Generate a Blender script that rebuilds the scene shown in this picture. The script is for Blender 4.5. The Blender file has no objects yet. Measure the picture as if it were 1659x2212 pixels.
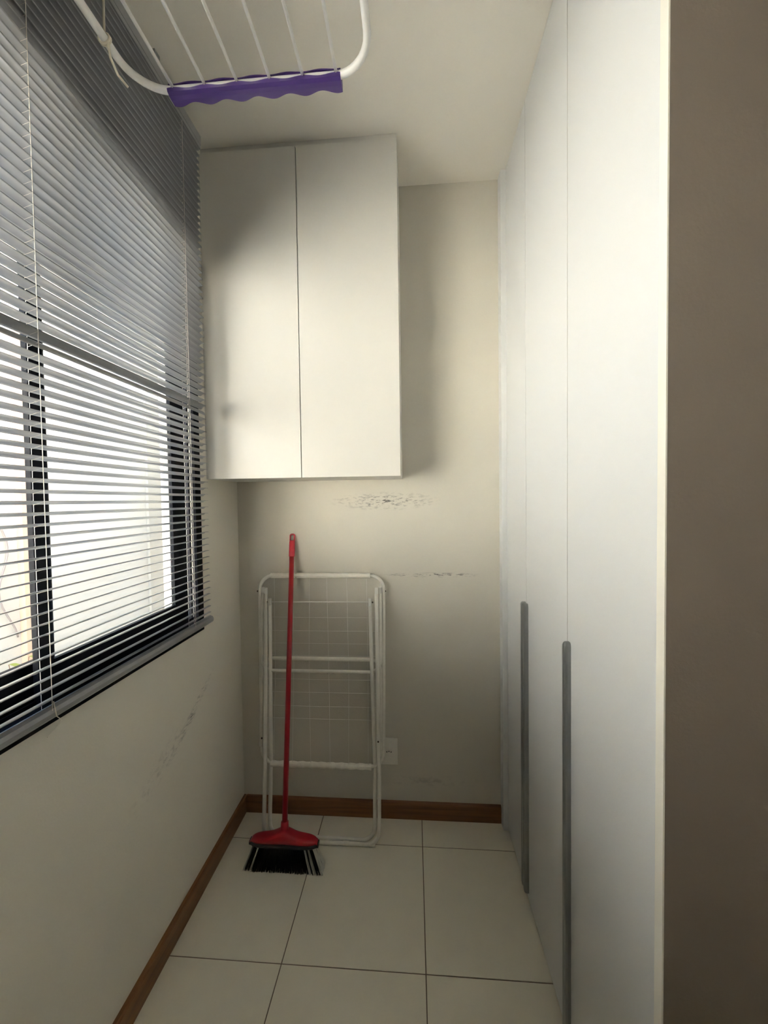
import bpy, bmesh, math, random
from mathutils import Vector, Matrix
random.seed(4)
S = bpy.context.scene
COL = S.collection
PI = math.pi

# ------------------------------------------------------------------ camera, sky, sun, exposure
CAM = (0.0, 0.0, 1.44391)
YAW, PITCH, ROLL, FPX = 0.07374, -0.02935, 0.01356, 865.30
Rm = (Matrix.Rotation(YAW, 3, 'Z') @ Matrix.Rotation(PITCH, 3, 'X') @ Matrix.Rotation(ROLL, 3, 'Y'))
cd = bpy.data.cameras.new('camera'); cam = bpy.data.objects.new('camera', cd); COL.objects.link(cam)
r_, f_, u_ = Rm.col[0], Rm.col[1], Rm.col[2]
cam.matrix_world = Matrix(((r_[0], u_[0], -f_[0], CAM[0]), (r_[1], u_[1], -f_[1], CAM[1]),
                           (r_[2], u_[2], -f_[2], CAM[2]), (0, 0, 0, 1)))
cd.sensor_fit = 'VERTICAL'; cd.sensor_height = 36.0; cd.lens = FPX * 36.0 / 2212.0
cd.clip_start = 0.01; cd.clip_end = 200
S.camera = cam

SKY_STRENGTH = 0.46
SUN_STRENGTH = 17.5
EXPOSURE = 2.66
w = bpy.data.worlds.new('sky'); S.world = w; w.use_nodes = True
nt = w.node_tree
bg = nt.nodes['Background']
sky = nt.nodes.new('ShaderNodeTexSky'); sky.sky_type = 'NISHITA'
sky.sun_disc = False; sky.sun_elevation = math.radians(32); sky.sun_rotation = math.radians(90)
sky.air_density = 1.0; sky.dust_density = 2.5
nt.links.new(sky.outputs[0], bg.inputs['Color']); bg.inputs['Strength'].default_value = SKY_STRENGTH
sd = bpy.data.lights.new('sun', 'SUN'); sd.energy = SUN_STRENGTH; sd.angle = math.radians(0.6)
sd.color = (1.0, 0.925, 0.81)
sun = bpy.data.objects.new('sun', sd); COL.objects.link(sun)
sdir = Vector((-0.44, -0.51, -0.74)).normalized()
sun.rotation_euler = sdir.to_track_quat('-Z', 'Y').to_euler(); sun.location = (4, 0, 8)
S.view_settings.view_transform = 'Standard'; S.view_settings.look = 'None'
S.view_settings.gamma = 1.0; S.view_settings.use_curve_mapping = False
S.view_settings.exposure = EXPOSURE
S.cycles.max_bounces = 9; S.cycles.diffuse_bounces = 6; S.cycles.glossy_bounces = 3; S.cycles.transparent_max_bounces = 16
S.cycles.sample_clamp_indirect = 12.0
S.cycles.use_denoising = True

# ------------------------------------------------------------------ measures
L, R, D, ZC = -0.806, 0.3955, 1.785, 2.807      # left wall, wardrobe fronts, back wall, ceiling
WT = 0.15                                        # wall thickness
YB = -1.25                                       # wall behind the camera
XR = 1.45                                        # far right wall of the room behind
YW = 0.660                                       # wall beside the wardrobe, facing the camera
T, XA, Y0 = 0.45, -0.42828, 1.63216              # floor tiles
WY0, WY1, WZ0, WZ1 = -0.46, 1.458, 0.965, 2.38   # window opening

# ------------------------------------------------------------------ materials
def nodes(name):
    m = bpy.data.materials.new(name); m.use_nodes = True
    n = m.node_tree; b = n.nodes['Principled BSDF']
    return m, n, b

def mat(name, col, rough=0.5, metal=0.0, bump=0.0, scale=200.0, var=0.0, vscale=8.0, spec=0.5):
    m, n, b = nodes(name)
    b.inputs['Base Color'].default_value = (*col, 1); b.inputs['Roughness'].default_value = rough
    b.inputs['Metallic'].default_value = metal
    b.inputs['Specular IOR Level'].default_value = spec
    tc = n.nodes.new('ShaderNodeTexCoord')
    if var > 0:
        nz = n.nodes.new('ShaderNodeTexNoise'); nz.inputs['Scale'].default_value = vscale
        nz.inputs['Detail'].default_value = 6
        n.links.new(tc.outputs['Object'], nz.inputs['Vector'])
        mx = n.nodes.new('ShaderNodeMix'); mx.data_type = 'RGBA'
        mx.inputs[6].default_value = (*[c * (1 - var) for c in col], 1)
        mx.inputs[7].default_value = (*[min(1, c * (1 + var)) for c in col], 1)
        n.links.new(nz.outputs['Fac'], mx.inputs[0]); n.links.new(mx.outputs[2], b.inputs['Base Color'])
    if bump > 0:
        nz2 = n.nodes.new('ShaderNodeTexNoise'); nz2.inputs['Scale'].default_value = scale
        nz2.inputs['Detail'].default_value = 3
        n.links.new(tc.outputs['Object'], nz2.inputs['Vector'])
        bp = n.nodes.new('ShaderNodeBump'); bp.inputs['Strength'].default_value = bump
        bp.inputs['Distance'].default_value = 0.002
        n.links.new(nz2.outputs['Fac'], bp.inputs['Height']); n.links.new(bp.outputs['Normal'], b.inputs['Normal'])
    return m

def scuff_wall(name, col, marks, rough=0.75):
    """painted plaster; marks = list of (centre, half size, dash scale, strength) of dark scuffs on the paint"""
    m, n, b = nodes(name)
    b.inputs['Roughness'].default_value = rough; b.inputs['Specular IOR Level'].default_value = 0.3
    g = n.nodes.new('ShaderNodeNewGeometry')
    nz = n.nodes.new('ShaderNodeTexNoise'); nz.inputs['Scale'].default_value = 3.5; nz.inputs['Detail'].default_value = 5
    n.links.new(g.outputs['Position'], nz.inputs['Vector'])
    base = n.nodes.new('ShaderNodeMix'); base.data_type = 'RGBA'
    base.inputs[6].default_value = (*[c * 0.96 for c in col], 1); base.inputs[7].default_value = (*[c * 1.03 for c in col], 1)
    n.links.new(nz.outputs['Fac'], base.inputs[0])
    last = base.outputs[2]
    for c, h, sc, st, rot in marks:
        mp = n.nodes.new('ShaderNodeMapping'); mp.vector_type = 'TEXTURE'
        mp.inputs['Location'].default_value = c; mp.inputs['Scale'].default_value = h
        mp.inputs['Rotation'].default_value = rot
        n.links.new(g.outputs['Position'], mp.inputs['Vector'])
        ln = n.nodes.new('ShaderNodeVectorMath'); ln.operation = 'LENGTH'
        n.links.new(mp.outputs[0], ln.inputs[0])
        fall = n.nodes.new('ShaderNodeMapRange'); fall.inputs[1].default_value = 1.0; fall.inputs[2].default_value = 0.1
        n.links.new(ln.outputs['Value'], fall.inputs[0])
        sn = n.nodes.new('ShaderNodeTexNoise'); sn.inputs['Scale'].default_value = 1.0
        sn.inputs['Detail'].default_value = 5; sn.inputs['Roughness'].default_value = 0.7
        mm = n.nodes.new('ShaderNodeMapping'); mm.inputs['Scale'].default_value = sc
        mm.inputs['Rotation'].default_value = rot
        n.links.new(g.outputs['Position'], mm.inputs['Vector']); n.links.new(mm.outputs[0], sn.inputs['Vector'])
        th = n.nodes.new('ShaderNodeMapRange'); th.inputs[1].default_value = 0.50; th.inputs[2].default_value = 0.62
        n.links.new(sn.outputs['Fac'], th.inputs[0])
        mu = n.nodes.new('ShaderNodeMath'); mu.operation = 'MULTIPLY'
        n.links.new(fall.outputs[0], mu.inputs[0]); n.links.new(th.outputs[0], mu.inputs[1])
        mu2 = n.nodes.new('ShaderNodeMath'); mu2.operation = 'MULTIPLY'; mu2.inputs[1].default_value = st
        n.links.new(mu.outputs[0], mu2.inputs[0])
        mx = n.nodes.new('ShaderNodeMix'); mx.data_type = 'RGBA'
        mx.inputs[7].default_value = (0.12, 0.11, 0.10, 1)
        n.links.new(mu2.outputs[0], mx.inputs[0]); n.links.new(last, mx.inputs[6]); last = mx.outputs[2]
    n.links.new(last, b.inputs['Base Color'])
    nb = n.nodes.new('ShaderNodeTexNoise'); nb.inputs['Scale'].default_value = 160; nb.inputs['Detail'].default_value = 4
    n.links.new(g.outputs['Position'], nb.inputs['Vector'])
    bp = n.nodes.new('ShaderNodeBump'); bp.inputs['Strength'].default_value = 0.25; bp.inputs['Distance'].default_value = 0.0015
    n.links.new(nb.outputs['Fac'], bp.inputs['Height']); n.links.new(bp.outputs['Normal'], b.inputs['Normal'])
    return m

def wood(name, c0, c1, axis):
    m, n, b = nodes(name)
    b.inputs['Roughness'].default_value = 0.42
    g = n.nodes.new('ShaderNodeNewGeometry'); mp = n.nodes.new('ShaderNodeMapping')
    mp.inputs['Scale'].default_value = (3, 60, 60) if axis == 'x' else (60, 3, 60)
    n.links.new(g.outputs['Position'], mp.inputs['Vector'])
    nz = n.nodes.new('ShaderNodeTexNoise'); nz.inputs['Scale'].default_value = 1.0; nz.inputs['Detail'].default_value = 8
    nz.inputs['Distortion'].default_value = 0.6
    n.links.new(mp.outputs[0], nz.inputs['Vector'])
    cr = n.nodes.new('ShaderNodeValToRGB')
    cr.color_ramp.elements[0].position = 0.3; cr.color_ramp.elements[0].color = (*c0, 1)
    cr.color_ramp.elements[1].position = 0.72; cr.color_ramp.elements[1].color = (*c1, 1)
    n.links.new(nz.outputs['Fac'], cr.inputs[0]); n.links.new(cr.outputs[0], b.inputs['Base Color'])
    return m

def glass_mat():
    m = bpy.data.materials.new('window_glass'); m.use_nodes = True; n = m.node_tree
    n.nodes.remove(n.nodes['Principled BSDF'])
    tr = n.nodes.new('ShaderNodeBsdfTransparent'); tr.inputs[0].default_value = (0.97, 0.985, 0.98, 1)
    gl = n.nodes.new('ShaderNodeBsdfGlossy'); gl.inputs['Roughness'].default_value = 0.02
    lw = n.nodes.new('ShaderNodeLayerWeight'); lw.inputs['Blend'].default_value = 0.5
    pw = n.nodes.new('ShaderNodeMath'); pw.operation = 'POWER'; pw.inputs[1].default_value = 5.0
    fr = n.nodes.new('ShaderNodeMath'); fr.operation = 'MULTIPLY_ADD'; fr.inputs[1].default_value = 0.9; fr.inputs[2].default_value = 0.04
    n.links.new(lw.outputs['Facing'], pw.inputs[0]); n.links.new(pw.outputs[0], fr.inputs[0])
    mx = n.nodes.new('ShaderNodeMixShader')
    n.links.new(fr.outputs[0], mx.inputs[0]); n.links.new(tr.outputs[0], mx.inputs[1]); n.links.new(gl.outputs[0], mx.inputs[2])
    n.links.new(mx.outputs[0], n.nodes['Material Output'].inputs[0])
    return m

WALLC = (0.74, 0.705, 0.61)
M = {}
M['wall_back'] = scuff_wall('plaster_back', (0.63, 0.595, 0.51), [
    ((-0.13, D, 1.440), (0.26, 0.05, 0.045), (38, 38, 110), 1.0, (0, 0, 0)),
    ((0.08, D, 1.108), (0.24, 0.05, 0.013), (30, 30, 150), 1.3, (0, 0, 0)),
    ((-0.40, D, 0.66), (0.06, 0.05, 0.014), (60, 60, 150), 0.6, (0, 0, 0)),
    ((0.05, D, 0.17), (0.30, 0.05, 0.03), (25, 25, 40), 0.25, (0, 0, 0))])
M['wall_left'] = scuff_wall('plaster_left', WALLC, [
    ((L, 1.37, 0.68), (0.05, 0.20, 0.022), (60, 30, 160), 0.85, (math.radians(32), 0, 0)),
    ((L, 1.22, 0.62), (0.05, 0.24, 0.05), (40, 40, 60), 0.3, (math.radians(20), 0, 0))])
M['wall_room'] = mat('plaster_shade_brown', (0.22, 0.182, 0.14), 0.8, bump=0.2, scale=160, var=0.03)  # off-white wall out of the light; its shade is put into this brown
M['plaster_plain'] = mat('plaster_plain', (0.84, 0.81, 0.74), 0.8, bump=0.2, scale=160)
M['ceiling'] = mat('ceiling_paint', (0.88, 0.84, 0.75), 0.85, bump=0.12, scale=140, var=0.015, vscale=2)
M['tile'] = mat('floor_tile', (0.80, 0.755, 0.63), 0.32, var=0.04, vscale=14)
M['grout'] = mat('grout', (0.16, 0.12, 0.085), 0.9)
M['base_x'] = wood('baseboard_wood_x', (0.15, 0.062, 0.018), (0.27, 0.115, 0.035), 'x')
M['base_y'] = wood('baseboard_wood_y', (0.15, 0.062, 0.018), (0.27, 0.115, 0.035), 'y')
M['white'] = mat('white_laminate', (0.68, 0.68, 0.665), 0.38, bump=0.06, scale=260)
M['cabinet_white'] = mat('cream_white_laminate', (0.62, 0.60, 0.55), 0.38, bump=0.06, scale=260)
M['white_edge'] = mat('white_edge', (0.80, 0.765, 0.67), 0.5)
M['inner'] = mat('cabinet_inner', (0.6, 0.58, 0.54), 0.6)
M['gap'] = mat('joint_shade_strip', (0.30, 0.25, 0.18), 0.7)
M['alu'] = mat('brushed_aluminium', (0.32, 0.33, 0.33), 0.38, metal=0.85, bump=0.05, scale=600)
M['black_alu'] = mat('black_aluminium', (0.008, 0.008, 0.010), 0.45, spec=0.05)
M['slat'] = mat('grey_slat', (0.29, 0.295, 0.30), 0.32, metal=0.15)
M['slat_warm'] = mat('grey_slat_turned', (0.46, 0.44, 0.41), 0.4, metal=0.2)
M['cord'] = mat('cord', (0.72, 0.68, 0.60), 0.8)
M['rope'] = mat('rope', (0.72, 0.66, 0.53), 0.9, bump=0.4, scale=900)
M['glass'] = glass_mat()
M['tube'] = mat('painted_steel_tube', (0.76, 0.74, 0.70), 0.35, var=0.04, vscale=30)
M['tube_old'] = mat('worn_white_paint', (0.78, 0.75, 0.67), 0.42, var=0.08, vscale=40)
M['plastic_old'] = mat('worn_white_plastic', (0.82, 0.78, 0.68), 0.5, bump=0.3, scale=120, var=0.12, vscale=60)
M['wire'] = mat('white_wire', (0.74, 0.72, 0.66), 0.4)
M['cap'] = mat('white_plastic', (0.72, 0.70, 0.64), 0.4)
M['screw'] = mat('rusty_screw', (0.10, 0.08, 0.06), 0.5, metal=0.6)
M['purple'] = mat('purple_plastic', (0.060, 0.028, 0.155), 0.38)
M['red'] = mat('red_plastic', (0.40, 0.012, 0.022), 0.28)
M['red_cap'] = mat('red_plastic_cap', (0.55, 0.03, 0.05), 0.32)
M['rim'] = mat('dark_grey_rim', (0.02, 0.021, 0.02), 0.5)
M['bristle'] = mat('black_bristle', (0.008, 0.008, 0.009), 0.5)
M['bristle_w'] = mat('white_bristle', (0.70, 0.68, 0.60), 0.5)
M['outlet'] = mat('outlet_plastic', (0.78, 0.75, 0.67), 0.4)
M['outlet_in'] = mat('outlet_dark', (0.03, 0.028, 0.025), 0.6)
M['yard_wall'] = mat('cream_render_dimmed', (0.46, 0.44, 0.385), 0.9, var=0.06, vscale=2.5, bump=0.3, scale=60)  # cream darkened so the visible stretch does not blow out
M['yard_wall2'] = mat('cream_render_side', (0.37, 0.345, 0.29), 0.9, var=0.06, vscale=2.5)
M['yard_white'] = mat('white_bounce_render', (0.76, 0.79, 0.82), 0.9, var=0.04, vscale=2.5)  # bluish white chosen to cool the light bounced indoors
M['pillar'] = mat('terracotta_paint', (0.55, 0.36, 0.25), 0.85, var=0.1, vscale=6)
M['ground'] = mat('sandy_concrete', (0.80, 0.70, 0.54), 0.95, var=0.10, vscale=3)
M['leaf'] = mat('dry_green_leaf', (0.24, 0.27, 0.06), 0.6)
M['stem'] = mat('dry_stem', (0.20, 0.11, 0.06), 0.8)
M['cable'] = mat('grey_cable', (0.26, 0.22, 0.20), 0.6)

# ------------------------------------------------------------------ mesh helpers
def link(name, me, m, parent=None, smooth=False):
    o = bpy.data.objects.new(name, me); COL.objects.link(o)
    if m is not None and not me.materials: me.materials.append(m)
    if parent is not None:
        o.parent = parent
        o.matrix_parent_inverse = Matrix.Translation(parent.location).inverted()
    if smooth:
        for p in me.polygons: p.use_smooth = True
    return o

def obj(name, bm, m, parent=None, smooth=False):
    me = bpy.data.meshes.new(name)
    bmesh.ops.recalc_face_normals(bm, faces=bm.faces)
    bm.to_mesh(me); bm.free()
    return link(name, me, m, parent, smooth)

def box(bm, x0, x1, y0, y1, z0, z1, bev=0.0):
    t = bmesh.new()
    bmesh.ops.create_cube(t, size=1)
    for v in t.verts:
        v.co = Vector(((x0 + x1) / 2 + v.co.x * (x1 - x0), (y0 + y1) / 2 + v.co.y * (y1 - y0), (z0 + z1) / 2 + v.co.z * (z1 - z0)))
    if bev > 0: bmesh.ops.bevel(t, geom=list(t.edges), offset=bev, segments=2, affect='EDGES', profile=0.6)
    merge(bm, t)

def merge(bm, t, mtx=None):
    if mtx is not None: bmesh.ops.transform(t, matrix=mtx, verts=t.verts)
    me = bpy.data.meshes.new('tmp'); t.to_mesh(me); t.free(); bm.from_mesh(me); bpy.data.meshes.remove(me)

def boxes(lst, bev=0.0):
    bm = bmesh.new()
    for b in lst: box(bm, *b, bev=bev)
    return bm

def fillet(pts, rads, n=8, closed=False):
    """round the corners of a polyline"""
    P = [Vector(p) for p in pts]; out = []
    N = len(P)
    for i in range(N):
        r = rads[i] if isinstance(rads, (list, tuple)) else rads
        if (not closed and i in (0, N - 1)) or r <= 0: out.append(P[i]); continue
        a, b, c = P[i - 1], P[i], P[(i + 1) % N]
        u = (a - b).normalized(); v = (c - b).normalized()
        ang = u.angle(v); t = r / math.tan(ang / 2)
        p0 = b + u * t; p1 = b + v * t
        cen = b + (u + v).normalized() * (r / math.sin(ang / 2))
        s0 = p0 - cen; s1 = p1 - cen; tot = s0.angle(s1)
        for k in range(n + 1):
            f = k / n
            out.append(cen + (s0 * math.sin((1 - f) * tot) + s1 * math.sin(f * tot)) / math.sin(tot))
    return out

def tube(bm, pts, r, seg=10, closed=False, radii=None, flat=None):
    """round tube swept along pts"""
    P = [Vector(p) for p in pts]; N = len(P)
    tang = []
    for i in range(N):
        if closed: a, b = P[i - 1], P[(i + 1) % N]
        else: a, b = P[max(0, i - 1)], P[min(N - 1, i + 1)]
        tang.append((b - a).normalized())
    ref = Vector((0, 0, 1)) if abs(tang[0].z) < 0.9 else Vector((1, 0, 0))
    nrm = tang[0].cross(ref).normalized(); rings = []
    for i in range(N):
        if i > 0:
            ax = tang[i - 1].cross(tang[i])
            if ax.length > 1e-8:
                nrm = Matrix.Rotation(tang[i - 1].angle(tang[i]), 3, ax.normalized()) @ nrm
        bn = tang[i].cross(nrm).normalized(); rr = radii[i] if radii else r
        rings.append([bm.verts.new(P[i] + nrm * (math.cos(2 * PI * k / seg) * rr) + bn * (math.sin(2 * PI * k / seg) * rr)) for k in range(seg)])
    M_ = N if closed else N - 1
    for i in range(M_):
        A, B = rings[i], rings[(i + 1) % N]
        for k in range(seg): bm.faces.new((A[k], A[(k + 1) % seg], B[(k + 1) % seg], B[k]))
    if not closed:
        bm.faces.new(rings[0][::-1]); bm.faces.new(rings[-1])

def tubes(lst, seg=10):
    bm = bmesh.new()
    for pts, r in lst: tube(bm, pts, r, seg)
    return bm

def thing(name, label, cat, loc=(0, 0, 0), group=None):
    o = bpy.data.objects.new(name, None); COL.objects.link(o); o.location = loc
    o.empty_display_size = 0.05
    o['label'] = label; o['category'] = cat
    if group: o['group'] = group
    return o

def tag(o, label, cat, group=None):
    o['label'] = label; o['category'] = cat
    if group: o['group'] = group
    return o

def struct(o, label, cat):
    o['kind'] = 'structure'; o['label'] = label; o['category'] = cat
    return o

# ------------------------------------------------------------------ setting: floor, walls, ceiling
fl = obj('floor', boxes([(L - WT, XR + WT, YB - WT, D + WT, -0.12, -0.0015)]), M['grout'])
struct(fl, 'beige square tiled floor with dark thin joints', 'floor')
g = 0.0016
ncol = range(-1, 5); nrow = range(-7, 1)
for i in ncol:
    for j in nrow:
        x0 = max(XA + i * T, L) + g; x1 = min(XA + (i + 1) * T, XR) - g
        y0 = max(Y0 + j * T, YB) + g; y1 = min(Y0 + (j + 1) * T, D) - g
        if x1 - x0 < 0.01 or y1 - y0 < 0.01: continue
        if x0 > R + 0.01 and y0 > YW: continue
        if x0 > R and y1 > YW: y1 = min(y1, YW)
        bm = bmesh.new(); box(bm, x0, x1, y0, y1, -0.008, 0.0, bev=0.0008)
        obj('tile', bm, M['tile'], fl)

ce = obj('ceiling', boxes([(L - WT, XR + WT, YB - WT, D + WT, ZC, ZC + 0.18)]), M['ceiling'])
struct(ce, 'plain warm white plaster ceiling', 'ceiling')

wl = obj('wall_left', boxes([
    (L - WT, L, YB - WT, D + WT, -0.12, WZ0), (L - WT, L, YB - WT, D + WT, WZ1, ZC),
    (L - WT, L, YB - WT, WY0, WZ0, WZ1), (L - WT, L, WY1, D + WT, WZ0, WZ1)]), M['wall_left'])
struct(wl, 'off-white painted wall below and around the window, with a grey scuff', 'wall')
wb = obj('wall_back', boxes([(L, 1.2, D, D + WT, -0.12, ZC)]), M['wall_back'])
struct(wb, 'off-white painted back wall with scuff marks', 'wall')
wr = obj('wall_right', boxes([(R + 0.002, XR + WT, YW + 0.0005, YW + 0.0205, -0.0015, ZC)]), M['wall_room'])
struct(wr, 'wall beside the tall wardrobe, its shade put into a brown colour', 'wall')
ws = obj('wall_side', boxes([(XR, XR + WT, YB - WT, YW, -0.0015, ZC)]), M['plaster_plain'])
struct(ws, 'plain wall to the right behind the camera', 'wall')
wf = obj('wall_front', boxes([(L, XR, YB - WT, YB, -0.0015, ZC)]), M['plaster_plain'])
struct(wf, 'plain wall behind the camera', 'wall')
# niche around the wardrobe
wn = obj('wall_niche', boxes([(1.05, 1.2, YW + 0.02, D, -0.0015, ZC)]), M['plaster_plain'])
struct(wn, 'wall behind the wardrobe', 'wall')

# baseboards with a small top bevel
def baseboard(name, pts_profile, axis, a, b, m, label):
    bm = bmesh.new()
    va = []; vb = []
    for (d, z) in pts_profile:
        if axis == 'x': va.append(bm.verts.new((a, D - d, z))); vb.append(bm.verts.new((b, D - d, z)))
        else: va.append(bm.verts.new((L + d, a, z))); vb.append(bm.verts.new((L + d, b, z)))
    n = len(va)
    for k in range(n): bm.faces.new((va[k], va[(k + 1) % n], vb[(k + 1) % n], vb[k]))
    bm.faces.new(va[::-1]); bm.faces.new(vb)
    o = obj(name, bm, m); struct(o, label, 'baseboard'); return o
prof = [(0.0, 0.0), (0.014, 0.0), (0.014, 0.068), (0.0125, 0.073), (0.009, 0.076), (0.0, 0.0765)]
baseboard('baseboard_back', prof, 'x', L + 0.014, R - 0.022, M['base_x'], 'brown wooden baseboard along the back wall')
baseboard('baseboard_left', prof, 'y', YB, D, M['base_y'], 'brown wooden baseboard along the window wall')

# ------------------------------------------------------------------ window in the left wall
win = bpy.data.objects.new('window_1', None); COL.objects.link(win)
struct(win, 'black aluminium sliding window behind the blind', 'window')
XF = L + 0.004
fr = boxes([
    (XF - 0.012, XF, WY0 - 0.02, WY1 + 0.004, WZ0 - 0.004, WZ0 + 0.040),      # inner flange, sill
    (XF - 0.090, XF - 0.010, WY0, WY1, WZ0, WZ0 + 0.030),                      # sill body
    (XF - 0.012, XF, WY0 - 0.02, WY1 + 0.004, WZ1 - 0.040, WZ1 + 0.02),
    (XF - 0.090, XF - 0.010, WY0, WY1, WZ1 - 0.035, WZ1),
    (XF - 0.012, XF, WY1 - 0.033, WY1 + 0.004, WZ0, WZ1),                      # far jamb flange
    (XF - 0.030, XF - 0.010, WY1 - 0.012, WY1, WZ0, WZ1),
    (XF - 0.052, XF - 0.041, WY1 - 0.010, WY1, WZ0, WZ1),
    (XF - 0.090, XF, WY0 - 0.02, WY0 + 0.03, WZ0, WZ1),
    (XF - 0.030, XF - 0.026, WY0, WY1, WZ0 + 0.03, WZ0 + 0.050),               # sill tracks
    (XF - 0.062, XF - 0.058, WY0, WY1, WZ0 + 0.03, WZ0 + 0.046)], bev=0.0012)
obj('frame', fr, M['black_alu'], win)
def sash(y0, y1, x0, x1, sw0=0.05, sw1=0.05):
    z0, z1 = WZ0 + 0.034, WZ1 - 0.036
    rail = 0.085
    o = obj('sash', boxes([
        (x0, x1, y0, y0 + sw0, z0, z1), (x0, x1, y1 - sw1, y1, z0, z1),
        (x0, x1, y0 + sw0, y1 - sw1, z0, z0 + rail), (x0, x1, y0 + sw0, y1 - sw1, z1 - 0.05, z1),
        (x0 + 0.004, x1 + 0.002, y0 + sw0 - 0.001, y1 - sw1 + 0.001, z0 + rail, z0 + rail + 0.010)], bev=0.0015), M['black_alu'], win)
    xm = (x0 + x1) / 2
    obj('glass_pane', boxes([(xm - 0.002, xm + 0.002, y0 + sw0, y1 - sw1, z0 + rail, z1 - 0.05)]), M['glass'], o)
    return o
sash(0.806, 1.394, -0.834, -0.820, 0.038, 0.083)
sash(0.190, 0.886, -0.872, -0.858, 0.036, 0.036)
sash(-0.425, 0.235, -0.834, -0.820, 0.038, 0.038)

# ------------------------------------------------------------------ courtyard outside
XO = -3.0
yw_ = obj('wall_outside', boxes([(XO - 0.2, XO, 1.2, 4.30, -0.3, 3.7)]), M['yard_wall'])
struct(yw_, 'cream rendered yard wall seen through the window, colour darkened to dim it', 'wall')
yw2 = obj('wall_outside_far', boxes([(XO - 0.2, XO + 0.03, 4.30, 10.0, -0.3, 3.7)]), M['yard_wall2'])
struct(yw2, 'slightly darker stretch of yard wall at the far end', 'wall')
yw3 = obj('wall_outside_bounce', boxes([(XO - 0.2, XO, -14.0, 1.2, -0.3, 3.0), (XO, 4.0, -14.2, -14.0, -0.3, 3.0)]), M['yard_white'])  # unseen walls, their height set to bounce sunlight through the blind
struct(yw3, 'unseen white yard wall shaped to bounce sunlight into the room', 'wall')
gr = obj('ground', boxes([(-12, L - WT, -16, 12, -0.3, -0.02), (L - WT, 6.0, -16, YB - WT - 0.01, -0.3, -0.02)]), M['ground'])
struct(gr, 'sandy concrete yard ground outside', 'ground')
us = obj('shade_storey', boxes([(L - WT, 4.0, 3.2, 9.0, ZC + 0.18, 7.0), (L - WT, 4.0, D + WT, 9.0, -0.3, ZC + 0.18)]), M['yard_wall2'])  # unseen house block, added so its shadow falls on the visible yard wall
struct(us, 'unseen upper storey added to shade the yard wall', 'wall')
pl = obj('trim_1', boxes([(XO, XO + 0.05, 2.815, 2.905, -0.02, 2.75)], bev=0.004), M['pillar'])
struct(pl, 'terracotta painted strip on the yard wall', 'trim')

cb = tubes([([Vector((XO + 0.02, 2.66 + 0.05 * math.sin(k * 0.55) + 0.012 * k * 0.4, 1.32 - k * 0.062)) for k in range(15)], 0.006)], 6)
tag(obj('cable', cb, M['cable'], smooth=True), 'thin grey cable hanging down the yard wall outside', 'cable')
wd = thing('dry_weed', 'small dry weed growing at the foot of the yard wall', 'plant', (XO + 0.10, 2.70, -0.02))
for k in range(7):
    a = k * 0.9; h = 0.10 + 0.05 * (k % 3)
    base = Vector((XO + 0.10 + 0.01 * math.cos(a), 2.70 + 0.02 * math.sin(a), -0.02))
    tip = base + Vector((0.05 * math.cos(a), 0.10 * math.sin(a * 1.3), h + 0.12))
    st = obj('stem', tubes([([base, (base + tip) / 2 + Vector((0, 0, 0.02)), tip], 0.0025)], 5), M['stem'], wd)
    bm = bmesh.new(); d = (tip - base).normalized(); sidev = Vector((0.3, 0.8, -0.2)).normalized()
    prev = None
    for q in range(6):
        f = q / 5; wdt = 0.018 * math.sin(PI * min(0.999, max(0.02, f))); c = tip + sidev * (0.10 * f) + Vector((0, 0, -0.05 * f * f))
        ring = [bm.verts.new(c + Vector((0.4, -0.2, 0.9)) * wdt), bm.verts.new(c - Vector((0.4, -0.2, 0.9)) * wdt), bm.verts.new(c + Vector((0.003, 0, 0)))]
        if prev:
            for a_, b_ in ((0, 1), (1, 2), (2, 0)): bm.faces.new((prev[a_], prev[b_], ring[b_], ring[a_]))
        prev = ring
    obj('leaf', bm, M['leaf'], st)

# ------------------------------------------------------------------ venetian blind
BX = -0.768                                     # centre line of the slats
BY0, BY1 = -0.50, 1.434
blind = thing('venetian_blind', 'grey metal venetian blind with tilted slats hanging over the window', 'blind', (BX, (BY0 + BY1) / 2, 0.995))
obj('headrail', boxes([(BX - 0.022, BX + 0.014, BY0, BY1 + 0.004, 2.722, 2.768), (BX + 0.014, BX + 0.0155, BY0, BY1 + 0.004, 2.735, 2.768)], bev=0.001), M['slat'], blind)
for y in (-0.2, 0.5, 1.2):
    obj('bracket', boxes([(BX - 0.02, BX + 0.01, y - 0.012, y + 0.012, 2.766, ZC)]), M['slat'], blind)
# slat mesh: a shallow arc, 25 mm wide, with real thickness
def slat_mesh(y0, y1):
    bm = bmesh.new(); n = 6; w2 = 0.0125; th = 0.0005; crown = 0.0031
    rows = []
    for y in (y0, y0 + 0.006, y1 - 0.006, y1):
        cut = 0.0035 if y in (y0, y1) else 0.0
        top = []; bot = []
        for k in range(n + 1):
            s = -1 + 2 * k / n; x = s * (w2 - cut); z = crown * (1 - s * s) - crown * 0.5
            top.append(bm.verts.new((x, y, z + th / 2))); bot.append(bm.verts.new((x, y, z - th / 2)))
        rows.append(top + bot[::-1])
    m_ = len(rows[0])
    for A, B in zip(rows, rows[1:]):
        for k in range(m_): bm.faces.new((A[k], A[(k + 1) % m_], B[(k + 1) % m_], B[k]))
    bm.faces.new(rows[0][::-1]); bm.faces.new(rows[-1])
    bmesh.ops.recalc_face_normals(bm, faces=bm.faces)
    me = bpy.data.meshes.new('slat'); bm.to_mesh(me); bm.free(); me.materials.append(M['slat'])
    for p in me.polygons: p.use_smooth = len(p.vertices) == 4
    return me
PITCH_S = 0.0230
ZB = 1.0355                                      # lowest slat
NS = int((2.716 - ZB) / PITCH_S) + 1
SM = slat_mesh(BY0, BY1)
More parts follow.
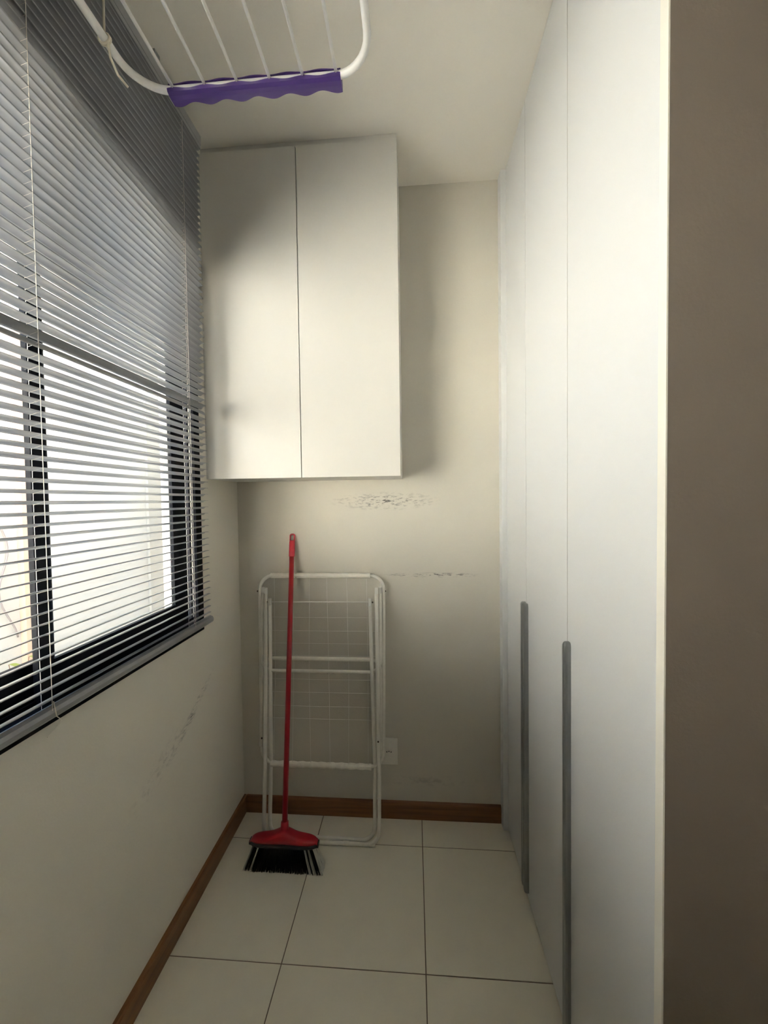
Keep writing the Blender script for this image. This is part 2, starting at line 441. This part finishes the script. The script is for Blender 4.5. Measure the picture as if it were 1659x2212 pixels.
TILT = math.radians(-16)                        # room edge raised
ODD = 32
for k in range(NS):
    o = bpy.data.objects.new('slat', SM); COL.objects.link(o); o.parent = blind
    o.matrix_parent_inverse = Matrix.Translation(blind.location).inverted()
    t = TILT + math.radians(random.uniform(-1.2, 1.2)); z = ZB + k * PITCH_S; x = BX
    if k == ODD: t = math.radians(48); z += 0.003; x += 0.001
    if k == ODD + 1: t = math.radians(-34)
    o.location = (x, 0, z); o.rotation_euler = (0, t, random.uniform(-0.0006, 0.0006))
# bottom rail
bm = bmesh.new()
pf = [(-0.0135, 0.999), (-0.010, 0.995), (0.008, 0.995), (0.0125, 1.000), (0.0135, 1.009), (0.010, 1.017), (0.0, 1.0205), (-0.010, 1.017)]
A = [bm.verts.new((BX + a, BY0, b)) for a, b in pf]; B = [bm.verts.new((BX + a, BY1 + 0.010, b)) for a, b in pf]
for k in range(8): bm.faces.new((A[k], A[(k + 1) % 8], B[(k + 1) % 8], B[k]))
bm.faces.new(A[::-1]); bm.faces.new(B)
obj('bottom_rail', bm, M['slat'], blind)
# ladders: two braided verticals, rungs under each slat, lift cord
for yl in (0.770, 1.322, 0.215, -0.34):
    ct, stt = math.cos(-TILT) * 0.0128, math.sin(-TILT) * 0.0128
    bm = bmesh.new()
    tube(bm, [(BX + ct, yl, 1.014), (BX + ct, yl, 2.722)], 0.0006, 5)
    tube(bm, [(BX - ct, yl, 1.014), (BX - ct, yl, 2.722)], 0.0006, 5)
    for k in range(NS):
        z = ZB + k * PITCH_S - 0.0022
        tube(bm, [(BX + ct, yl, z + stt), (BX - ct, yl, z - stt)], 0.0003, 4)
    obj('ladder_cord', bm, M['cord'], blind)
    obj('lift_cord', tubes([([(BX, yl + 0.012, 1.014), (BX, yl + 0.012, 2.722)], 0.0007)], 5), M['cord'], blind)
obj('cord_tail', tubes([([(BX + 0.015, 0.770, 1.034), (BX + 0.016, 0.775, 1.000), (BX + 0.017, 0.786, 0.986), (BX + 0.017, 0.772, 0.976), (BX + 0.018, 0.750, 0.970)], 0.0010)], 5), M['cord'], blind)

# ------------------------------------------------------------------ upper cabinet
CY, CZ0, CZ1, CX0, CX1, CJ = 1.511, 1.535, 2.775, -0.797, -0.047, -0.426
uc = thing('wall_cabinet', 'white two-door wall cabinet hung high beside the window', 'cabinet', ((CX0 + CX1) / 2, 1.65, CZ0))
th = 0.016
obj('carcass', boxes([
    (CX1 - th, CX1 - 0.001, CY + 0.020, D, CZ0 + 0.001, CZ1), (L, L + th, CY + 0.020, D, CZ0 + 0.001, CZ1),
    (L + th, CX1 - th, CY + 0.020, D, CZ0 + 0.001, CZ0 + th), (L + th, CX1 - th, CY + 0.020, D, CZ1 - th, CZ1),
    (L + th, CX1 - th, D - 0.006, D, CZ0 + th, CZ1 - th), (CJ - th / 2, CJ + th / 2, CY + 0.024, D - 0.006, CZ0 + th, CZ1 - th)], bev=0.0006), M['cabinet_white'], uc)
obj('top_filler', boxes([(L, CX1 - 0.001, CY + 0.020, CY + 0.036, CZ1 + 0.0005, ZC)]), M['cabinet_white'], uc)
obj('side_filler', boxes([(L, CX0 - 0.002, CY + 0.004, CY + 0.020, CZ0, CZ1)]), M['cabinet_white'], uc)
for a, b in ((CX0, CJ - 0.0016), (CJ + 0.0016, CX1)):
    obj('door', boxes([(a, b, CY, CY + 0.018, CZ0, CZ1)], bev=0.0009), M['cabinet_white'], uc)

# ------------------------------------------------------------------ tall wardrobe
J1, J2, YN, YF = 1.4455, 1.065, 0.683, 1.731
wd_ = thing('wardrobe', 'tall white floor-to-ceiling wardrobe with slim aluminium handles', 'wardrobe', (0.70, 1.2, 0))
obj('carcass', boxes([
    (R + 0.0195, 1.04, YN + 0.001, YN + 0.019, 0.005, ZC - 0.002), (R + 0.0195, 1.04, YF - 0.018, YF, 0.005, ZC - 0.002),
    (R + 0.0195, 1.04, J2 - 0.009, J2 + 0.009, 0.02, ZC - 0.002), (R + 0.0195, 1.04, J1 - 0.009, J1 + 0.009, 0.02, ZC - 0.002),
    (R + 0.0195, 1.04, YN + 0.019, YF - 0.018, 0.0005, 0.03), (R + 0.0195, 1.04, YN + 0.019, YF - 0.018, ZC - 0.03, ZC - 0.002),
    (1.034, 1.04, YN, YF, 0.005, ZC - 0.002)]), M['white'], wd_)
obj('filler_strip', boxes([(0.374, 0.60, YF + 0.002, YF + 0.020, 0.0008, ZC - 0.001), (0.374, 0.392, YF + 0.020, D - 0.0005, 0.0008, ZC - 0.001)], bev=0.0008), M['white'], wd_)
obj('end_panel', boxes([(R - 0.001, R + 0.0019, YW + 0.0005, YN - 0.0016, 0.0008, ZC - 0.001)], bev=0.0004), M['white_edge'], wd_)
def pull(name, y0, y1, z0, z1, parent):
    """aluminium edge pull: D-shaped bar with rounded ends"""
    bm = bmesh.new(); d = 0.016; prev = None; n = 8; ends = 5; rr = 0.012
    st = []
    for k in range(ends + 1):
        a = PI / 2 * k / ends; st.append((z0 + rr * (1 - math.sin(a)), 1 - 0.75 * (1 - math.sin(a)) ** 1.0 if k < ends else 1.0, k))
    lev = [(z0 + rr * (1 - math.cos(PI / 2 * k / ends)), 0.35 + 0.65 * math.sin(PI / 2 * k / ends)) for k in range(ends + 1)]
    lev += [(z1 - rr * (1 - math.cos(PI / 2 * (ends - k) / ends)), 0.35 + 0.65 * math.sin(PI / 2 * (ends - k) / ends)) for k in range(ends + 1)]
    for z, s in lev:
        ring = []
        prf = [(0.0, 0.0), (0.55 * d, 0.0), (0.85 * d, 0.06), (d, 0.25), (d, 0.75), (0.85 * d, 0.94), (0.55 * d, 1.0), (0.0, 1.0)]
        for dx, fy in prf: ring.append(bm.verts.new((R + 0.0002 - dx * (0.45 + 0.55 * s), y0 + (y1 - y0) * (0.5 + (fy - 0.5) * s), z)))
        if prev:
            for k in range(8): bm.faces.new((prev[k], prev[(k + 1) % 8], ring[(k + 1) % 8], ring[k]))
        else: bm.faces.new(ring[::-1])
        prev = ring
    bm.faces.new(prev)
    return obj(name, bm, M['alu'], parent)
for jy in (J1, J2):
    obj('joint_shade_strip', boxes([(R + 0.0010, R + 0.018, jy - 0.0017, jy + 0.0017, 0.010, ZC - 0.004)]), M['gap'], wd_)  # added dark strips standing in for the shade inside the door gaps
for a, b, h in ((J1 + 0.0018, YF, (J1 + 0.002, J1 + 0.024)), (J2 + 0.0018, J1 - 0.0018, (J1 - 0.025, J1 - 0.003)), (YN, J2 - 0.0018, (J2 - 0.025, J2 - 0.003))):
    dr = obj('door', boxes([(R, R + 0.018, a, b, 0.008, ZC - 0.003)], bev=0.0007), M['white'], wd_)
    pull('handle', h[0], h[1], 0.030, 1.074, dr)

# ------------------------------------------------------------------ wall outlet
ot = thing('wall_outlet', 'off-white wall socket plate low on the back wall behind the drying rack', 'outlet', (-0.123, D, 0.307))
obj('plate', boxes([(-0.164, -0.082, D - 0.008, D, 0.245, 0.369)], bev=0.0035), M['outlet'], ot)
so = bmesh.new()
bmesh.ops.create_cone(so, cap_ends=True, segments=24, radius1=0.013, radius2=0.013, depth=0.006)
bmesh.ops.transform(so, matrix=Matrix.Translation((-0.123, D - 0.0095, 0.306)) @ Matrix.Diagonal((1.25, 1, 0.72, 1)) @ Matrix.Rotation(PI / 2, 4, 'X'), verts=so.verts)
so_ = obj('socket', so, M['outlet'], ot)
for dx in (-0.0095, 0.0, 0.0095):
    bm = bmesh.new(); bmesh.ops.create_cone(bm, cap_ends=True, segments=10, radius1=0.0024, radius2=0.0024, depth=0.002)
    bmesh.ops.transform(bm, matrix=Matrix.Translation((-0.123 + dx, D - 0.0128, 0.3075 + (0.0025 if dx == 0 else 0))) @ Matrix.Rotation(PI / 2, 4, 'X'), verts=bm.verts)
    obj('pin_hole', bm, M['outlet_in'], so_)
obj('socket_frame', boxes([(-0.145, -0.101, D - 0.0088, D - 0.007, 0.291, 0.3215)], bev=0.0006), M['outlet'], ot)
obj('mounting_slot', boxes([(-0.156, -0.148, D - 0.0085, D - 0.007, 0.350, 0.359)]), M['outlet_in'], ot)

# ------------------------------------------------------------------ folded floor drying rack leaning on the back wall
rk = thing('drying_rack', 'folded white metal floor drying rack leaning on the back wall', 'drying rack', (-0.42, 1.64, 0))
def lean(z, off=0.0):          # the rack's own plane, leaning towards the wall
    return 1.626 + (1.752 - 1.626) * z / 1.11 + off
def P3(x, z, off=0.0): return Vector((x, lean(z, off), z))
TR = 0.0078
# main drying frame (rear)
def loop(x0, x1, z0, z1, off, rad, xb0=None, xb1=None):
    xb0 = x0 if xb0 is None else xb0; xb1 = x1 if xb1 is None else xb1
    return fillet([P3(x0, z1, off), P3(x1, z1, off), P3(xb1, z0, off), P3(xb0, z0, off)], rad, 8, True)
bm = bmesh.new(); tube(bm, loop(-0.700, -0.136, 0.305, 1.110, 0.012, 0.060, -0.672, -0.140), TR, 10, True)
obj('main_frame', bm, M['tube_old'], rk, True)
obj('grip_cover', tubes([([P3(-0.648, 1.110, 0.012), P3(-0.538, 1.110, 0.010)], 0.0118), ([P3(-0.528, 1.110, 0.012), P3(-0.195, 1.110, 0.010)], 0.0118)], 14), M['plastic_old'], rk)
bm = bmesh.new(); n = 34; xs = [-0.632 + (0.632 - 0.192) * k / n for k in range(n + 1)]
tube(bm, [P3(x, 0.305, 0.010) for x in xs], 0.01, 12, radii=[0.0118 + 0.0013 * math.sin(k * 1.9) for k in range(n + 1)])
obj('lower_bar_cover', bm, M['plastic_old'], rk)
for xt, xb in ((-0.632, -0.618), (-0.548, -0.536), (-0.470, -0.455), (-0.392, -0.370), (-0.302, -0.290), (-0.212, -0.205)):
    sag = random.uniform(-0.010, 0.010)
    obj('line', tubes([([P3(xt, 1.105, 0.010), P3((xt + xb) / 2 + sag, 0.72, 0.002), P3(xb, 0.31, 0.006)], 0.0010)], 5), M['wire'], rk)
# two U-shaped legs
def uleg(x0, x1, zt, xb0, xb1, zb, off, offb):
    pts = [Vector((x0, lean(zt, off), zt)), Vector((xb0, lean(0.3, offb), 0.3)), Vector((xb0, 1.626 + offb, zb)),
           Vector((xb1, 1.626 + offb, zb)), Vector((xb1, lean(0.3, offb), 0.3)), Vector((x1, lean(zt, off), zt))]
    bm = bmesh.new(); tube(bm, fillet(pts, [0, 0.4, 0.055, 0.055, 0.4, 0], 8), TR + 0.0006, 10)
    return obj('leg', bm, M['tube_old'], rk, True)
uleg(-0.660, -0.166, 1.035, -0.652, -0.158, 0.0085, -0.014, -0.006)
uleg(-0.641, -0.194, 0.985, -0.634, -0.178, 0.0085, -0.014, 0.016)
for x, z, off in ((-0.660, 1.045, -0.014), (-0.166, 1.047, -0.014), (-0.678, 1.045, 0.0), (-0.150, 1.047, 0.0), (-0.642, 1.000, -0.014), (-0.195, 1.002, -0.014)):
    obj('end_cap', boxes([(x - 0.007, x + 0.007, lean(z, off) - 0.006, lean(z, off) + 0.006, z - 0.020, z + 0.016)], bev=0.003), M['cap'], rk)
obj('cross_rod', tubes([([P3(-0.641, 0.999, -0.014), P3(-0.193, 1.001, -0.014)], 0.0024)], 8), M['wire'], rk)
for x, z, off in ((-0.7085, 1.04, 0.012), (-0.1285, 1.042, 0.012), (-0.664, 0.425, -0.02), (-0.160, 0.425, -0.02), (-0.183, 1.0, -0.016), (-0.655, 1.0, -0.016)):
    bm = bmesh.new(); bmesh.ops.create_uvsphere(bm, u_segments=8, v_segments=6, radius=0.0038)
    bmesh.ops.translate(bm, verts=bm.verts, vec=P3(x, z, off)); obj('screw', bm, M['screw'], rk)
# folded wings, each a U with thin cross lines
def wing(x0, x1, za, zb, off, zs):
    bm = bmesh.new(); tube(bm, fillet([P3(x0, za, off), P3(x0, zb, off), P3(x1, zb, off), P3(x1, za, off)], [0, 0.05, 0.05, 0], 8), TR - 0.0006, 10)
    o = obj('wing_frame', bm, M['tube_old'], rk, True)
    for z in zs:
        obj('wing_line', tubes([([P3(x0, z, off), P3((x0 + x1) / 2, z - 0.001, off), P3(x1, z, off)], 0.0010)], 5), M['wire'], o)
wing(-0.680, -0.150, 1.035, 0.700, 0.0, [0.930, 0.872, 0.818, 0.766])
wing(-0.676, -0.150, 0.38, 0.752, 0.002, [0.665, 0.610, 0.552, 0.500])
obj('wing_bar_cover', tubes([([P3(-0.625, 0.752, 0.002), P3(-0.196, 0.752, 0.002)], 0.0088)], 12), M['plastic_old'], rk)
for x in (-0.31, -0.20):
    obj('foot_cap', tubes([([(x, 1.620, 0.0095), (x + 0.025, 1.620, 0.0095)], 0.0092)], 12), M['plastic_old'], rk)

# ------------------------------------------------------------------ red broom
bt, bb = Vector((-0.5485, 1.768, 1.250)), Vector((-0.525, 1.520, 0.150))
ax = (bt - bb).normalized()
bo = thing('broom', 'red broom with black bristles leaning on the wall in front of the drying rack', 'broom', (-0.525, 1.51, 0))
obj('stick', tubes([([bb, bb.lerp(bt, 0.5), bt], 0.0108)], 16), M['red'], bo, True)
bm = bmesh.new(); tube(bm, [bt - ax * 0.055, bt - ax * 0.05, bt + ax * 0.012, bt + ax * 0.018], 0.0125, 16, radii=[0.0122, 0.0130, 0.0130, 0.011])
obj('grip', bm, M['red_cap'], bo, True)
side = Vector((1, 0, 0)); side = (side - ax * side.dot(ax)).normalized()
lp = fillet([bt + side * -0.0095 + ax * 0.014, bt + side * -0.0095 + ax * 0.046, bt + side * 0.0095 + ax * 0.046, bt + side * 0.0095 + ax * 0.014], [0, 0.006, 0.006, 0], 5)
obj('hanging_loop', tubes([(lp, 0.0034)], 8), M['red_cap'], bo, True)
# head: lofted red block, socket, rim, bristles
HC = Vector((-0.525, 1.512, 0.0)); HZ = 0.100
def head_loft(z_of, dep_of, zlow, n=36, hw=0.136):
    bm = bmesh.new(); prev = None
    for k in range(n + 1):
        s = -1 + 2 * k / n; x = hw * s; zt = z_of(s); dp = dep_of(s); ring = []
        for a in range(14):
            t = 2 * PI * a / 14; cy = math.cos(t); cz = math.sin(t)
            yy = dp * (abs(cy) ** 0.6) * (1 if cy >= 0 else -1); zz = (abs(cz) ** 0.75) * (1 if cz >= 0 else -1)
            z = zlow + (zt - zlow) * (0.5 + 0.5 * zz)
            ring.append(bm.verts.new((HC.x + x, HC.y + yy, z)))
        if prev:
            for a in range(14): bm.faces.new((prev[a], prev[(a + 1) % 14], ring[(a + 1) % 14], ring[a]))
        else: bm.faces.new(ring[::-1])
        prev = ring
    bm.faces.new(prev); return bm
def ztop(s):
    e = max(0.0, 1 - abs(s) ** 7) ** 0.5
    return HZ + 0.004 + e * (0.016 + 0.022 * math.exp(-(s / 0.30) ** 2) + 0.008 * (1 - abs(s)))
hd = obj('head', head_loft(ztop, lambda s: 0.028 * max(0.25, (1 - abs(s) ** 5)) ** 0.5, HZ), M['red'], bo, True)
sk = bmesh.new(); tube(sk, [Vector((-0.525, 1.515, 0.118)), Vector((-0.525, 1.517, 0.135)), bb + ax * 0.004, bb + ax * 0.022], 0.016, 16, radii=[0.026, 0.019, 0.0155, 0.0142])
obj('handle_socket', sk, M['red'], hd, True)
obj('rim', head_loft(lambda s: HZ + 0.006, lambda s: 0.030 * max(0.25, (1 - abs(s) ** 6)) ** 0.5, HZ - 0.012, hw=0.138), M['rim'], bo)
def bristles(sel):
    bm = bmesh.new()
    cols = 34
    for c in range(cols):
        if not sel(c): continue
        s = -1 + 2 * (c + 0.5) / cols
        for rrow in range(6):
            v = -1 + 2 * (rrow + 0.5) / 6
            for q in range(8):
                x0 = HC.x + s * 0.124 + random.uniform(-0.0026, 0.0026); y0_ = HC.y + v * 0.021 + random.uniform(-0.002, 0.002)
                fx = HC.x + s * 0.162 + random.uniform(-0.0036, 0.0036); fy = HC.y + v * 0.030 - 0.006 + random.uniform(-0.004, 0.004)
                zt = HZ - 0.010; zb = 0.0008 + random.random() ** 3 * 0.006
                mid = Vector(((x0 + fx) / 2, (y0_ + fy) / 2 + v * 0.002, (zt + zb) / 2))
                tube(bm, [Vector((x0, y0_, zt)), mid, Vector((fx, fy, zb))], 0.0010, 3)
    return bm
white_cols = {0, 3, 28, 30, 33}
b1 = obj('black_bristles', bristles(lambda c: c not in white_cols), M['bristle'], bo); b1['kind'] = 'stuff'
b2 = obj('white_bristles', bristles(lambda c: c in white_cols), M['bristle_w'], bo); b2['kind'] = 'stuff'
b2['label'] = 'white bristle stripes at both ends'

# ------------------------------------------------------------------ ceiling airer hanging on ropes
AZ = 2.45; XL, XRr, YE, YS = -0.655, -0.088, 0.968, -0.22
ai = thing('ceiling_airer', 'white hanging clothes airer with purple end bar below the ceiling', 'clothes airer', ((XL + XRr) / 2, 0.4, AZ))
lp = fillet([(XL, YS, AZ), (XL, YE, AZ), (XRr, YE, AZ), (XRr, YS, AZ)], 0.085, 12, True)
bm = bmesh.new(); tube(bm, lp, 0.0085, 14, True)
obj('tube_frame', bm, M['tube'], ai, True)
WX = [-0.570 + k * (0.570 - 0.170) / 5 for k in range(6)]
for x in WX:
    obj('drying_rod', tubes([([(x, YS, AZ + 0.001), (x, YE, AZ + 0.001)], 0.0038)], 10), M['tube'], ai, True)
def cover(y, sgn):
    """wavy purple clip wrapped round the outside of the end bar"""
    bm = bmesh.new(); n = 80; prev = None; x0, x1 = WX[0] - 0.014, WX[-1] + 0.010
    for k in range(n + 1):
        x = x0 + (x1 - x0) * k / n; wv = math.cos(2 * PI * (x - WX[0]) / (WX[1] - WX[0])); ring = []
        out = 0.0230 + 0.0048 * wv; near = -0.0035 - 0.0030 * (0.5 - 0.5 * wv); lo = -0.0035 + 0.0020 * wv
        prf = [(-0.0098, lo), (-0.0075, -0.0090), (0.0, -0.0125), (0.010, -0.0135), (out, -0.0130), (out + 0.001, 0.002), (out * 0.8, 0.013), (0.0, 0.0135), (near, 0.0128), (near, 0.0104),
               (0.0, 0.0096), (0.009, 0.004), (0.0088, -0.004), (0.005, -0.0080), (-0.001, -0.0092), (-0.0065, -0.0065), (-0.0088, lo)]
        for dy, dz in prf: ring.append(bm.verts.new((x, y + sgn * dy, AZ + dz)))
        if prev:
            for a in range(len(prf)): bm.faces.new((prev[a], prev[(a + 1) % len(prf)], ring[(a + 1) % len(prf)], ring[a]))
        else: bm.faces.new(ring[::-1])
        prev = ring
    bm.faces.new(prev)
    o = obj('end_bar_cover', bm, M['purple'], ai); o['label'] = 'wavy purple plastic end bar'
    return o
cover(YE, 1); cover(YS, -1)
def rope(x, y, tail):
    pts = [(x + 0.002, y, ZC), (x + 0.001, y, 2.62), (x, y, AZ + 0.010)]
    wrap = [(x + 0.0112 * math.cos(a), y + 0.004 * a / 6.28 - 0.004, AZ + 0.0112 * math.sin(a)) for a in [PI / 2 + q * PI / 8 for q in range(0, 33)]]
    bm = bmesh.new(); tube(bm, pts, 0.0025, 8); tube(bm, wrap, 0.0025, 8)
    if tail: tube(bm, [(x + 0.008, y, AZ - 0.008), (x + 0.002, y + 0.014, AZ - 0.026), (x + 0.003, y + 0.034, AZ - 0.042), (x + 0.012, y + 0.054, AZ - 0.050)], 0.0026, 8)
    return obj('rope', bm, M['rope'], ai, True)
rope(XL, 0.850, True); rope(XRr, 0.760, False); rope(XL, -0.05, False); rope(XRr, -0.05, False)
